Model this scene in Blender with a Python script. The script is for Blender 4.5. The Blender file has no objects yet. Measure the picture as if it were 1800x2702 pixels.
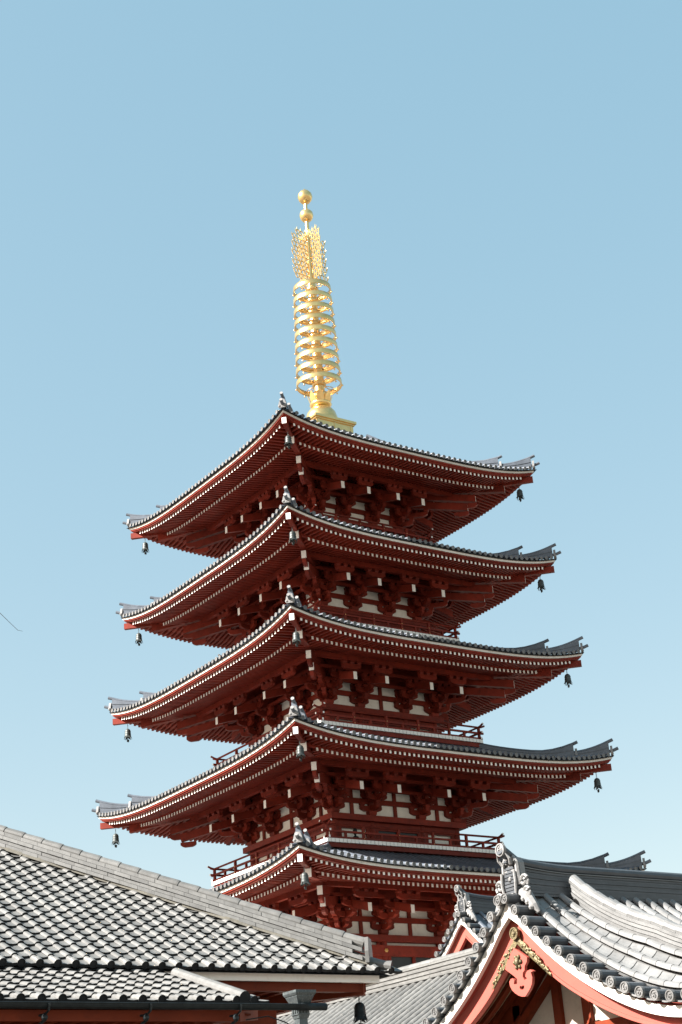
import bpy, bmesh, math, random
from math import sin, cos, pi, radians, sqrt, hypot, tan, atan2
from mathutils import Vector, Matrix
random.seed(7)
sc = bpy.context.scene
C = sc.collection
V = Vector

# ------------------------------------------------------------------ camera, sky, sun, exposure
CAM_LOC = V((-41.1692, -57.4663, 1.6)); YAW, PITCH, ROLL, FPX = 0.6298419, 0.4094465, -0.0786430, 4291.66
_f = V((sin(YAW) * cos(PITCH), cos(YAW) * cos(PITCH), sin(PITCH)))
_r = V((cos(YAW), -sin(YAW), 0)); _u = _r.cross(_f)
CR = _r * cos(ROLL) + _u * sin(ROLL); CU = -_r * sin(ROLL) + _u * cos(ROLL); CF = _f
cd = bpy.data.cameras.new('camera'); cam = bpy.data.objects.new('camera', cd); C.objects.link(cam)
cam.matrix_world = Matrix(((CR.x, CU.x, -CF.x, CAM_LOC.x), (CR.y, CU.y, -CF.y, CAM_LOC.y), (CR.z, CU.z, -CF.z, CAM_LOC.z), (0, 0, 0, 1)))
cd.sensor_fit = 'HORIZONTAL'; cd.sensor_width = 36; cd.lens = 36 * FPX / 1800; cd.clip_start = .1; cd.clip_end = 5000
sc.camera = cam

SUN_EL, SUN_AZ = 37.0, 15.0                     # azimuth: degrees from -X towards +Y
sd = V((-cos(radians(SUN_AZ)) * cos(radians(SUN_EL)), sin(radians(SUN_AZ)) * cos(radians(SUN_EL)), sin(radians(SUN_EL))))
w = bpy.data.worlds.new('World'); sc.world = w; w.use_nodes = True
wn = w.node_tree.nodes; wl = w.node_tree.links
sky = wn.new('ShaderNodeTexSky'); sky.sky_type = 'NISHITA'; sky.sun_disc = False
sky.sun_elevation = radians(SUN_EL); sky.sun_rotation = atan2(sd.x, sd.y)
sky.air_density = 1.0; sky.dust_density = 1.0; sky.ozone_density = 1.0; sky.altitude = 0
bg = wn['Background']; bg.inputs['Strength'].default_value = .05
gr = wn.new('ShaderNodeVectorMath'); gr.operation = 'MULTIPLY_ADD'
gr.inputs[1].default_value = (1.05, .66, .40); gr.inputs[2].default_value = (.734, 1.87, 2.615)   # sky colour graded: per-channel gain plus a constant pale cyan
wl.new(sky.outputs[0], gr.inputs[0]); wl.new(gr.outputs[0], bg.inputs['Color'])
sl = bpy.data.lights.new('sun', 'SUN'); sl.energy = 5.0; sl.angle = radians(.53); sl.color = (1, .96, .91)
so = bpy.data.objects.new('sun', sl); C.objects.link(so); so.rotation_euler = sd.to_track_quat('Z', 'Y').to_euler()
so.location = (-60, 20, 60)
vs = sc.view_settings; vs.view_transform = 'Standard'; vs.look = 'None'; vs.exposure = 2.0; vs.gamma = 1; vs.use_curve_mapping = False
sc.render.engine = 'CYCLES'; sc.cycles.max_bounces = 6; sc.cycles.diffuse_bounces = 2

def project(p):
    d = V(p) - CAM_LOC; z = d.dot(CF)
    return 900 + FPX * d.dot(CR) / z, 1351 - FPX * d.dot(CU) / z, z
def inframe(p, m=40):
    x, y, z = project(p); return -m < x < 1800 + m and -m < y < 2702 + m

# ------------------------------------------------------------------ materials
def mat(name, col, rough=.6, metal=0, var=.18, scale=3., bump=0., bscale=40., dirt=None, dirtamt=.3, spec=.5, aniso=(1, 1, 1), hue=None):
    m = bpy.data.materials.new(name); m.use_nodes = True
    n = m.node_tree.nodes; l = m.node_tree.links; b = n['Principled BSDF']
    b.inputs['Roughness'].default_value = rough; b.inputs['Metallic'].default_value = metal
    b.inputs['Specular IOR Level'].default_value = spec
    tc = n.new('ShaderNodeTexCoord'); mp = n.new('ShaderNodeMapping'); mp.inputs['Scale'].default_value = aniso
    oi = n.new('ShaderNodeObjectInfo'); of = n.new('ShaderNodeMath'); of.operation = 'MULTIPLY'; of.inputs[1].default_value = 83.
    l.new(oi.outputs['Random'], of.inputs[0]); ad = n.new('ShaderNodeVectorMath'); ad.operation = 'ADD'
    l.new(tc.outputs['Object'], ad.inputs[0]); l.new(of.outputs[0], ad.inputs[1]); l.new(ad.outputs[0], mp.inputs['Vector'])
    nz = n.new('ShaderNodeTexNoise'); nz.inputs['Scale'].default_value = scale; nz.inputs['Detail'].default_value = 6; nz.inputs['Roughness'].default_value = .65
    l.new(mp.outputs[0], nz.inputs['Vector'])
    mr = n.new('ShaderNodeMapRange'); mr.inputs['From Min'].default_value = .25; mr.inputs['From Max'].default_value = .75
    mr.inputs['To Min'].default_value = 1 - var; mr.inputs['To Max'].default_value = 1 + var
    l.new(nz.outputs['Fac'], mr.inputs['Value'])
    mr2 = n.new('ShaderNodeMapRange'); mr2.inputs['To Min'].default_value = 1 - var * .6; mr2.inputs['To Max'].default_value = 1 + var * .6
    l.new(oi.outputs['Random'], mr2.inputs['Value'])
    mu = n.new('ShaderNodeMath'); mu.operation = 'MULTIPLY'; l.new(mr.outputs[0], mu.inputs[0]); l.new(mr2.outputs[0], mu.inputs[1])
    vm = n.new('ShaderNodeVectorMath'); vm.operation = 'SCALE'; vm.inputs[0].default_value = col[:3]; l.new(mu.outputs[0], vm.inputs['Scale'])
    out = vm.outputs[0]
    if dirt:
        n2 = n.new('ShaderNodeTexNoise'); n2.inputs['Scale'].default_value = scale * 2.7; n2.inputs['Detail'].default_value = 8; n2.inputs['Roughness'].default_value = .7
        l.new(mp.outputs[0], n2.inputs['Vector'])
        r2 = n.new('ShaderNodeMapRange'); r2.inputs['From Min'].default_value = .52; r2.inputs['From Max'].default_value = .72; r2.inputs['To Max'].default_value = dirtamt
        l.new(n2.outputs['Fac'], r2.inputs['Value'])
        mx = n.new('ShaderNodeMix'); mx.data_type = 'RGBA'; l.new(r2.outputs[0], mx.inputs[0]); l.new(out, mx.inputs[6]); mx.inputs[7].default_value = (*dirt, 1)
        out = mx.outputs[2]
    l.new(out, b.inputs['Base Color'])
    if bump:
        n3 = n.new('ShaderNodeTexNoise'); n3.inputs['Scale'].default_value = bscale; n3.inputs['Detail'].default_value = 5
        l.new(mp.outputs[0], n3.inputs['Vector'])
        bp = n.new('ShaderNodeBump'); bp.inputs['Strength'].default_value = bump; bp.inputs['Distance'].default_value = .02
        l.new(n3.outputs['Fac'], bp.inputs['Height']); l.new(bp.outputs[0], b.inputs['Normal'])
    return m

RED = mat('vermilion_paint', (.172, .0205, .0100), .56, spec=.2, var=.35, scale=1.6, bump=.05, bscale=12, dirt=(.065, .012, .008), dirtamt=.65)
VERM = mat('bright_vermilion', (.36, .082, .062), .55, spec=.2, var=.07, scale=2, dirt=(.27, .06, .045), dirtamt=.3)
DRED = mat('dark_red_timber', (.15, .024, .007), .6, spec=.2, var=.25, scale=2, dirt=(.06, .013, .006), dirtamt=.5)
WHITE = mat('white_paint', (.88, .86, .81), .6, var=.04, scale=4, dirt=(.62, .57, .50), dirtamt=.35)
PLASTER = mat('plaster', (.87, .84, .76), .85, var=.07, scale=2, bump=.08, bscale=60, dirt=(.45, .40, .32), dirtamt=.3)
RIDGE = mat('shade_dark_ridge_tile', (.055, .06, .066), .42, var=.3, scale=3, bump=.08, bscale=40, dirt=(.03, .032, .035), dirtamt=.5)  # shade on ridge and verge tile sides put into a darker tile colour
BEIGE = mat('beige_soffit', (.42, .33, .22), .8, var=.15, scale=4)
TILE = mat('grey_tile', (.088, .102, .122), .38, var=.3, scale=2.5, bump=.06, bscale=50, dirt=(.04, .045, .05), dirtamt=.4)
TILEL = mat('weathered_tile', (.118, .117, .111), .48, var=.3, scale=6, bump=.08, bscale=70, dirt=(.07, .066, .055), dirtamt=.4)
TILER = mat('silver_tile', (.15, .15, .147), .32, var=.3, scale=2.2, bump=.05, bscale=30, dirt=(.085, .084, .08), dirtamt=.5)
TILED = mat('shade_dark_tile_end', (.018, .019, .02), .6, spec=.2, var=.2, scale=8, bump=.1)  # near-black: shade on tile ends, laps and gaps painted into the colour
ONI = mat('pale_ornament_tile', (.20, .196, .19), .55, var=.2, scale=9, bump=.15, dirt=(.06, .057, .055), dirtamt=.5)
MORTAR = mat('mossy_mortar', (.13, .122, .10), .9, var=.4, scale=9, bump=.2, dirt=(.08, .065, .03), dirtamt=.6)
GOLD = mat('gold_leaf', (.84, .59, .25), .28, metal=.92, var=.16, scale=5, bump=.05, bscale=18)
BRASS = mat('gilded_fitting', (.15, .12, .06), .5, metal=.45, var=.7, scale=16, bump=.6, bscale=45, dirt=(.10, .07, .03), dirtamt=.5)
DISC = mat('tile_end_grey', (.12, .118, .114), .55, var=.3, scale=9, bump=.1, dirt=(.05, .05, .05), dirtamt=.5)
GABLEW = mat('shaded_gable_plaster', (.46, .41, .34), .85, var=.12, scale=2, bump=.1, bscale=60, dirt=(.3, .26, .2), dirtamt=.4)  # dimmer plaster: the deep shade under the gable is put into the colour
EAVEW = mat('cream_eave_paint', (.66, .63, .57), .7, var=.10, scale=3, dirt=(.40, .36, .30), dirtamt=.45)
BRONZE = mat('green_bronze', (.045, .052, .05), .5, metal=.3, var=.3, scale=9, dirt=(.14, .17, .15), dirtamt=.5)
IRON = mat('dark_gutter_metal', (.018, .023, .025), .5, metal=.2, var=.4, scale=7, dirt=(.04, .045, .042), dirtamt=.5, spec=.2)
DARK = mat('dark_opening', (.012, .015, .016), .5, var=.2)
GROUND = mat('pale_paving', (.125, .108, .09), .9, var=.15, scale=.6)
BARK = mat('bark', (.10, .08, .065), .9, var=.3, scale=12, bump=.4)

# ------------------------------------------------------------------ mesh helpers
class MB:
    def __init__(s): s.v = []; s.f = []; s.m = []
    def add(s, vs, fs, m=0):
        o = len(s.v); s.v += [tuple(q) for q in vs]
        for f in fs: s.f.append(tuple(o + i for i in f)); s.m.append(m)
    def hexa(s, p, m=0, caps=None):             # p: 8 corners, bottom 4 then top 4 (ccw seen from above)
        fs = [(3, 2, 1, 0), (4, 5, 6, 7), (0, 1, 5, 4), (1, 2, 6, 5), (2, 3, 7, 6), (3, 0, 4, 7)]
        o = len(s.v); s.v += [tuple(q) for q in p]
        for k, f in enumerate(fs):
            s.f.append(tuple(o + i for i in f)); s.m.append(caps.get(k, m) if caps else m)
    def box(s, x0, x1, y0, y1, z0, z1, m=0, caps=None):
        s.hexa([(x0, y0, z0), (x1, y0, z0), (x1, y1, z0), (x0, y1, z0), (x0, y0, z1), (x1, y0, z1), (x1, y1, z1), (x0, y1, z1)], m, caps)
    def beam(s, a, b, wd, h, m=0, endm=None, startm=None, up=V((0, 0, 1)), plumb=True):
        a = V(a); b = V(b); d = (b - a).normalized(); t = up.cross(d).normalized() * (wd / 2)
        u = V((0, 0, h / 2)) if plumb else d.cross(t).normalized() * (h / 2)
        p = [a - u - t, b - u - t, b - u + t, a - u + t, a + u - t, b + u - t, b + u + t, a + u + t]
        c = {}
        if endm is not None: c[3] = endm
        if startm is not None: c[5] = startm
        s.hexa(p, m, c)
    def prism(s, pts, ax, lo, hi, m=0, capm=None):   # pts 2D polygon extruded on axis ax ('x','y','z')
        n = len(pts)
        if ax == 'x': mk = lambda q, h: (h, q[0], q[1])
        elif ax == 'y': mk = lambda q, h: (q[0], h, q[1])
        else: mk = lambda q, h: (q[0], q[1], h)
        vs = [mk(q, lo) for q in pts] + [mk(q, hi) for q in pts]
        cm = m if capm is None else capm
        s.add(vs, [(i, (i + 1) % n, n + (i + 1) % n, n + i) for i in range(n)], m)
        o = len(s.v) - 2 * n
        s.f.append(tuple(o + i for i in reversed(range(n)))); s.m.append(cm)
        s.f.append(tuple(o + n + i for i in range(n))); s.m.append(cm)
    def tube(s, path, r, n=8, m=0, cap=True, capm=None):
        path = [V(p) for p in path]; k = len(path)
        rs = r if isinstance(r, (list, tuple)) else [r] * k
        rings = []
        up = V((0, 0, 1)); d0 = (path[1] - path[0]).normalized()
        if abs(d0.z) > .95: up = V((1, 0, 0))
        for i, p in enumerate(path):
            d = (path[min(i + 1, k - 1)] - path[max(i - 1, 0)]).normalized()
            t = up.cross(d).normalized(); u = d.cross(t)
            rings.append([p + (t * cos(2 * pi * j / n) + u * sin(2 * pi * j / n)) * rs[i] for j in range(n)])
        vs = [q for rg in rings for q in rg]; fs = []
        for i in range(k - 1):
            for j in range(n): fs.append((i * n + j, i * n + (j + 1) % n, (i + 1) * n + (j + 1) % n, (i + 1) * n + j))
        s.add(vs, fs, m)
        if cap:
            o = len(s.v) - k * n; cm = m if capm is None else capm
            s.f.append(tuple(o + j for j in reversed(range(n)))); s.m.append(cm)
            s.f.append(tuple(o + (k - 1) * n + j for j in range(n))); s.m.append(cm)
    def lathe(s, prof, n=20, c=(0, 0), m=0):
        vs = []; fs = []; k = len(prof)
        for r, z in prof:
            for j in range(n): vs.append((c[0] + r * cos(2 * pi * j / n), c[1] + r * sin(2 * pi * j / n), z))
        for i in range(k - 1):
            for j in range(n): fs.append((i * n + j, i * n + (j + 1) % n, (i + 1) * n + (j + 1) % n, (i + 1) * n + j))
        s.add(vs, fs, m)
    def sphere(s, c, r, n=8, k=5, m=0, sq=(1, 1, 1)):
        vs = []; fs = []
        for i in range(k + 1):
            a = pi * i / k
            for j in range(n): vs.append((c[0] + r * sq[0] * sin(a) * cos(2 * pi * j / n), c[1] + r * sq[1] * sin(a) * sin(2 * pi * j / n), c[2] - r * sq[2] * cos(a)))
        for i in range(k):
            for j in range(n): fs.append((i * n + j, i * n + (j + 1) % n, (i + 1) * n + (j + 1) % n, (i + 1) * n + j))
        s.add(vs, fs, m)
    def grid(s, rows, m=0, flip=False):          # rows of equal-length point lists
        k = len(rows[0]); vs = [p for r in rows for p in r]; fs = []
        for i in range(len(rows) - 1):
            for j in range(k - 1):
                q = (i * k + j, i * k + j + 1, (i + 1) * k + j + 1, (i + 1) * k + j)
                fs.append(q[::-1] if flip else q)
        s.add(vs, fs, m)
    def rot4(s):                                 # repeat the -Y side on all four sides
        v0, f0, m0 = s.v[:], s.f[:], s.m[:]
        for q in range(1, 4):
            cq, sq = [(1, 0), (0, 1), (-1, 0), (0, -1)][q]
            o = len(s.v); s.v += [(x * cq - y * sq, x * sq + y * cq, z) for x, y, z in v0]
            s.f += [tuple(o + i for i in f) for f in f0]; s.m += m0
    def mesh(s, name, mats, smooth=False):
        me = bpy.data.meshes.new(name); me.from_pydata(s.v, [], s.f)
        for q in mats: me.materials.append(q)
        me.polygons.foreach_set('material_index', s.m)
        if smooth:
            me.polygons.foreach_set('use_smooth', [True] * len(s.f))
        me.update(); return me
    def build(s, name, mats, parent=None, smooth=False, **kw):
        return link(name, s.mesh(name, mats if isinstance(mats, (list, tuple)) else [mats], smooth), parent, **kw)

def link(name, me, parent=None, M=None, kind=None, label=None):
    o = bpy.data.objects.new(name, me); C.objects.link(o)
    if parent is not None:
        o.parent = parent; o.matrix_parent_inverse = Matrix.Translation(-ABS[parent.name])
        ABS[o.name] = ABS[parent.name] * 0
    if M is not None: o.matrix_basis = M
    if kind: o['kind'] = kind
    if label: o['label'] = label
    return o
ABS = {}
def thing(name, loc, label, cat, group=None):
    o = bpy.data.objects.new(name, None); C.objects.link(o); o.location = loc; ABS[o.name] = V(loc)
    o['label'] = label; o['category'] = cat
    if group: o['group'] = group
    return o
def part_empty(name, parent):
    o = bpy.data.objects.new(name, None); C.objects.link(o); o.parent = parent
    o.matrix_parent_inverse = Matrix.Translation(-ABS[parent.name]); ABS[o.name] = V((0, 0, 0)); return o
def RZ(k): return Matrix.Rotation(k * pi / 2, 4, 'Z')
def interp(x, xs, ys):
    if x <= xs[0]: return ys[0] + (x - xs[0]) * (ys[1] - ys[0]) / (xs[1] - xs[0])
    for i in range(len(xs) - 1):
        if x <= xs[i + 1]: return ys[i] + (x - xs[i]) * (ys[i + 1] - ys[i]) / (xs[i + 1] - xs[i])
    return ys[-1] + (x - xs[-1]) * (ys[-1] - ys[-2]) / (xs[-1] - xs[-2])

# ------------------------------------------------------------------ ground
g = MB(); g.add([(-3000, -3000, 0), (3000, -3000, 0), (3000, 3000, 0), (-3000, 3000, 0)], [(0, 1, 2, 3)])
go = g.build('ground', GROUND); go['kind'] = 'structure'; go['label'] = 'pale paved temple court'

# ================================================================== PAGODA
pag = thing('pagoda', (0, 0, 0), 'five-storey vermilion pagoda with upturned grey roofs and golden spire', 'pagoda')
#      S eave half, Z eave corner, a, b column lines, d tail-rafter end line, wb balcony half, zb balcony floor
ST = {1: dict(S=8.64, Z=14.105, a=3.50, b=1.42, d=5.65, wb=None, zb=None, win=4.25, zin=15.10),
      2: dict(S=8.161, Z=19.036, a=3.18, b=1.295, d=5.30, wb=4.54, zb=15.53, win=4.15, zin=20.02),
      3: dict(S=7.692, Z=23.813, a=2.83, b=1.19, d=4.97, wb=4.30, zb=20.45, win=3.75, zin=24.80),
      4: dict(S=7.243, Z=28.391, a=2.585, b=.93, d=4.71, wb=3.90, zb=25.20, win=3.25, zin=29.55),
      5: dict(S=6.940, Z=32.959, a=2.24, b=.82, d=4.36, wb=3.36, zb=29.95, win=1.15, zin=36.10)}
PW, DROP = 3.7, .585
def Lft(ins): return DROP * max(0, 1 - max(ins, 0) / 2.2)
def ez(q, tau, ins, zo): return q['Z'] - DROP + Lft(ins) * min(1.03, abs(tau)) ** PW + zo
def roofz(q, x, ins):
    n = q['S'] - q['win']; u = max(-.02, ins / n); z0 = -DROP + .06
    c = .6 if q['win'] > 2 else .42
    f = c * u + (1 - c) * u * abs(u)
    t = min(1.03, abs(x) / max(.2, q['S'] - ins))
    return q['Z'] + z0 + (q['zin'] - q['Z'] - z0) * f + DROP * max(0, 1 - max(u, 0)) ** 1.6 * t ** PW
TAUS = [-1, -.97, -.93, -.88, -.82, -.74, -.65, -.55, -.42, -.28, -.14, 0, .14, .28, .42, .55, .65, .74, .82, .88, .93, .97, 1]
def ring(mb, q, prof, m=0):                      # prof: closed polygon of (inset, z offset), swept along the eave of the -Y side
    rows = []
    for t in TAUS:
        rows.append([(t * (q['S'] - i), -(q['S'] - i), ez(q, t, i, z)) for i, z in prof] + [(t * (q['S'] - prof[0][0]), -(q['S'] - prof[0][0]), ez(q, t, prof[0][0], prof[0][1]))])
    mb.grid(rows, m, flip=True)
def rect(mb, hw, th, z0, z1, m=0):               # square ring of beams, outer half width hw
    mb.hexa([(-hw, -hw, z0), (hw, -hw, z0), (hw - th, -hw + th, z0), (-hw + th, -hw + th, z0), (-hw, -hw, z1), (hw, -hw, z1), (hw - th, -hw + th, z1), (-hw + th, -hw + th, z1)], m)

def boat(mb, c, ln, wd, h, ax, m=0):             # bracket arm: box with curved lower ends; c = bottom centre
    k = min(.22, ln * .25); l = ln / 2
    pts = [(-l, h), (-l, h * .45), (-l + k * .35, h * .2), (-l + k, 0), (l - k, 0), (l - k * .35, h * .2), (l, h * .45), (l, h)]
    n = len(pts); vs = []
    for sgn in (-1, 1):
        for p, z in pts:
            vs.append(tuple(V(c) + ax * p + V((-ax.y, ax.x, 0)) * (sgn * wd / 2) + V((0, 0, z))))
    mb.add(vs, [(i, (i + 1) % n, n + (i + 1) % n, n + i) for i in range(n)] + [tuple(reversed(range(n))), tuple(range(n, 2 * n))], m)
def block(mb, c, s, h, m=0):                     # bearing block, tapered foot; c = bottom centre
    x, y, z = c; a = s * .36; b = s * .5
    mb.hexa([(x - a, y - a, z), (x + a, y - a, z), (x + a, y + a, z), (x - a, y + a, z), (x - b, y - b, z + h * .45), (x + b, y - b, z + h * .45), (x + b, y + b, z + h * .45), (x - b, y + b, z + h * .45)], m)
    mb.box(x - b, x + b, y - b, y + b, z + h * .45, z + h, m)

def arm_with_blocks(ln, h=.22, bh=.14, wd=.15, three=True):
    mb = MB(); boat(mb, (0, 0, 0), ln, wd, h, V((1, 0, 0)))
    for p in ([-.5, 0, .5] if three else [-.5, .5]): block(mb, (p * (ln - .2), 0, h), .21, bh)
    return mb.mesh('bracket_arm', [RED])
ARM = {}
def armmesh(ln):
    k = round(ln, 2)
    if k not in ARM: ARM[k] = arm_with_blocks(k)
    return ARM[k]
_mb = MB(); block(_mb, (0, 0, 0), .38, .24); DAITO = _mb.mesh('bearing_block', [RED])
def out_arm(ln):
    mb = MB(); boat(mb, (ln / 2 - .15, 0, 0), ln + .3, .16, .22, V((1, 0, 0))); block(mb, (ln - .05, 0, .22), .21, .14); return mb.mesh('bracket_arm', [RED])
OUT = {k: out_arm(k) for k in (.55, 1.05, .78, 1.5)}

raf_cands = []; row_cands = []; raf_rest = MB(); row_rest = MB(); brk_rest = MB(); tiles_rest = None
WB = []                                          # wind bell hang points
def add_mesh(mb, me, M):
    o = len(mb.v); mb.v += [tuple(M @ v.co) for v in me.vertices]
    for p in me.polygons: mb.f.append(tuple(o + i for i in p.vertices)); mb.m.append(p.material_index)

for si in (1, 2, 3, 4, 5):
    q = ST[si]; S, Z, a, b, d = q['S'], q['Z'], q['a'], q['b'], q['d']
    sto = part_empty('storey', pag)
    # ---- eave boards
    mb = MB(); ring(mb, q, [(0, 0), (0, -.09), (.05, -.09), (.05, 0)]); mb.rot4(); mb.build('eave_board', EAVEW, sto)
    mb = MB(); ring(mb, q, [(.045, -.098), (.045, -.155), (.10, -.155), (.10, -.205), (.15, -.205), (.30, -.205), (.30, -.098)]); mb.rot4(); mb.build('eave_fascia', RED, sto)
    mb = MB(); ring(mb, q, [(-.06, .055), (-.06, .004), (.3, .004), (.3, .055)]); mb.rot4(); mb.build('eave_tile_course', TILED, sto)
    # ---- soffit boards above the rafters, kioi, purlin, mendo
    mb = MB()
    rows = []
    for t in TAUS: rows.append([(t * (S - i), -(S - i), ez(q, t, i, z)) for i, z in ((.16, -.20), (1.28, -.085), (1.30, -.255), (S - a - .02, -.255 + .25 * (S - a - 1.32)))])
    mb.grid(rows, 0); mb.rot4(); mb.build('soffit', RED, sto)
    mb = MB(); ring(mb, q, [(1.20, -.15), (1.20, -.265), (1.34, -.265), (1.34, -.15)]); mb.rot4(); mb.build('rafter_support_board', RED, sto)
    pi_ = S - d + .22; pz = -.325 + .25 * (pi_ - 1.2) - .07
    mb = MB(); ring(mb, q, [(pi_ - .1, pz), (pi_ - .1, pz - .22), (pi_ + .1, pz - .22), (pi_ + .1, pz)]); mb.rot4(); mb.build('purlin', RED, sto)
    mb = MB(); ring(mb, q, [(pi_ - .03, pz + .11), (pi_ - .03, pz + .005), (pi_ + .02, pz + .005), (pi_ + .02, pz + .11)]); mb.rot4(); mb.build('filler_board', WHITE, sto)
    # ---- rafters
    sp = .232; n = int(2 * (S - .22 - .39) / sp) + 1
    for k in range(n):
        x = (k - (n - 1) / 2) * sp
        for row in (0, 1):
            if row == 0:
                i0, z0, wd, h = .22, -.27, .095, .115; i1 = min(1.27, S - abs(x) - .12); z1 = -.27 + .13 * (i1 - i0) / 1.05
            else:
                i0, z0, wd, h = 1.2, -.325, .10, .135
                if abs(x) > S - i0 - .39: continue
                i1 = min(S - a - .05, S - abs(x) - .14); z1 = z0 + .25 * (i1 - i0)
            pts = []
            m_ = 3
            for j in range(m_ + 1):
                i = i0 + (i1 - i0) * j / m_
                pts.append((x, -(S - i), ez(q, x / (S - i), i, z0 + (z1 - z0) * j / m_)))
            for side in range(4): raf_cands.append((si, side, row, pts, wd, h))
    # ---- roof deck and tile rows
    ni = S - q['win']
    mb = MB(); rows = []
    us = [-.02, .05, .12, .22, .35, .5, .65, .8, 1]
    for t in TAUS: rows.append([(t * (S - u * ni), -(S - u * ni), roofz(q, t * (S - u * ni), u * ni)) for u in us])
    mb.grid(rows, 0, flip=False); mb.rot4(); mb.build('roof_deck', TILE, sto, smooth=True)
    if si == 5: pass
    nt = 2 * int(S / .29); ts = 2 * (S - .02) / nt
    for k in range(nt + 1):
        x = -S + .02 + k * ts
        if abs(x) > S - .12: continue
        i1 = min(ni, S - abs(x) - .02)
        m_ = max(1, min(6, int(i1 / .5) + 1))
        pts = [(x, -(S - i), roofz(q, x, max(i, 0)) + .045) for i in [-.10 + (i1 + .10) * j / m_ for j in range(m_ + 1)]]
        for side in range(4): row_cands.append((si, side, pts))
    # ---- hip ridges, hip beams, ornaments
    for side in range(4):
        R = RZ(side); vis = side != 2
        def dp(ins, dz, off=0): return V((-(S - ins), -(S - ins), Z + dz)) + V((off, -off, 0)) * .7071
        def rz_(ins): return roofz(q, S - ins, max(ins, 0)) - Z if ins >= 0 else roofz(q, S, 0) - Z - ins * .12
        hb = MB()
        hb.beam(dp(1.7, -.47), dp(.06, -.455), .19, .27, 0, endm=1)
        hb.build('flying_hip_rafter', [RED, WHITE], sto, M=R)
        hb = MB(); hb.beam(dp(S - a, -.325 + .15 * (S - a - 1.15) - .32), dp(1.02, -.735), .25, .36, 0, endm=1)
        hb.build('hip_rafter', [RED, WHITE], sto, M=R)
        # tiers of the hip ridge
        for (i0, i1, h, fl) in ((-.08, 1.1, .0, .10), (.05, 1.12, .15, .36), (1.12, ni if si < 5 else ni - .35, .17, .36)):
            t = MB(); nseg = 9
            ins = [i0 + (i1 - i0) * j / nseg for j in range(nseg + 1)]
            def fz(i): u = max(0, 1 - (i - i0) / 1.15); return fl * u ** 1.7
            if h > 0:
                for ly in range(4):
                    wd = .115 if ly % 2 == 0 else .095
                    z0 = .07 + h * ly / 4; z1 = .07 + h * (ly + 1) / 4
                    ra = [[dp(i, rz_(i) + z0 + fz(i) * (ly / 4), -wd), dp(i, rz_(i) + z1 + fz(i) * ((ly + 1) / 4), -wd), dp(i, rz_(i) + z1 + fz(i) * ((ly + 1) / 4), wd), dp(i, rz_(i) + z0 + fz(i) * (ly / 4), wd)] for i in ins]
                    t.grid(ra, 0); t.add(ra[0], [(0, 1, 2, 3)], 0)
            zt = .07 + h
            path = [dp(i, rz_(i) + zt + fz(i) + .03) for i in ins]
            path = [dp(i0 - .14, rz_(i0) + zt + fl + .10)] + path
            t.tube(path, .072, 8, 0, capm=1)
            t.build('hip_ridge', [TILE, ONI], sto, smooth=False, M=R)
            if h > 0:                            # end tile: plate, horns and bosses
                o = MB(); ii = i0 - .03
                def ep(u_, z_, k_): return dp(ii - k_, rz_(max(i0, 0)) + z_, u_)
                out = [(-.15, .02), (-.18, .12), (-.14, .28), (-.08, .40), (.08, .40), (.14, .28), (.18, .12), (.15, .02)]
                m8 = len(out)
                o.add([ep(u_, z_, 0) for u_, z_ in out] + [ep(u_, z_, .07) for u_, z_ in out], [tuple(range(m8)), tuple(reversed(range(m8, 2 * m8)))] + [(i, (i + 1) % m8, m8 + (i + 1) % m8, m8 + i) for i in range(m8)])
                for u_, z_, r_ in ((-.13, .10, .07), (.13, .10, .07), (0, .22, .075), (-.06, .33, .04), (.06, .33, .04), (0, .07, .05)):
                    o.sphere(ep(u_, z_, .045), r_, 7, 4)
                o.build('ridge_end_tile', ONI, sto, M=R)
        WB.append((si, side, R @ dp(.546, -.62)))
    # ---- walls and columns
    zb = q['zb'] if q['zb'] else 0.0
    beam_t = Z - 2.16
    mb = MB(); rect(mb, a + .33, .7, beam_t - .24, beam_t); mb.rot4(); mb.build('bracket_plate', RED, sto)
    mb = MB(); rect(mb, a + .09, .25, beam_t - .24 - (.16 if si > 1 else .001), beam_t - .243)
    if si == 1: rect(mb, a + .16, .3, beam_t - .80, beam_t - .38)
    else: rect(mb, a + .10, .3, zb + .01, zb + .09)
    mb.rot4(); mb.build('tie_beam', RED, sto)
    mb = MB(); rect(mb, a - .06, .1, beam_t - .01, Z - .72); mb.rot4(); mb.build('upper_plaster_wall', PLASTER, sto)
    mb = MB(); rect(mb, a - .02, .12, Z - .73, Z + .25); mb.rot4(); mb.build('upper_wall', RED, sto)
    mb = MB(); rect(mb, a - .1, .1, zb, beam_t - .2); mb.rot4(); mb.build('lower_plaster_wall', PLASTER, sto)
    for zz0, zz1 in ((-1.61, -1.40), (-.98, -.72)):
        mb = MB(); rect(mb, a + .05, .16, Z + zz0, Z + zz1); mb.rot4(); mb.build('through_beam', RED, sto)
    for k_, o_ in ((0, .5), (1, 1.0)):
        mb = MB(); rect(mb, a + o_ + .06, .12, Z - 1.19 + .34 * k_, Z - 1.06 + .34 * k_); mb.rot4(); mb.build('bracket_purlin', RED, sto)
    cm = MB(); cm.lathe([(.15, 0), (.15, 1)], 12); CM = cm.mesh('column', [RED], True)
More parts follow.
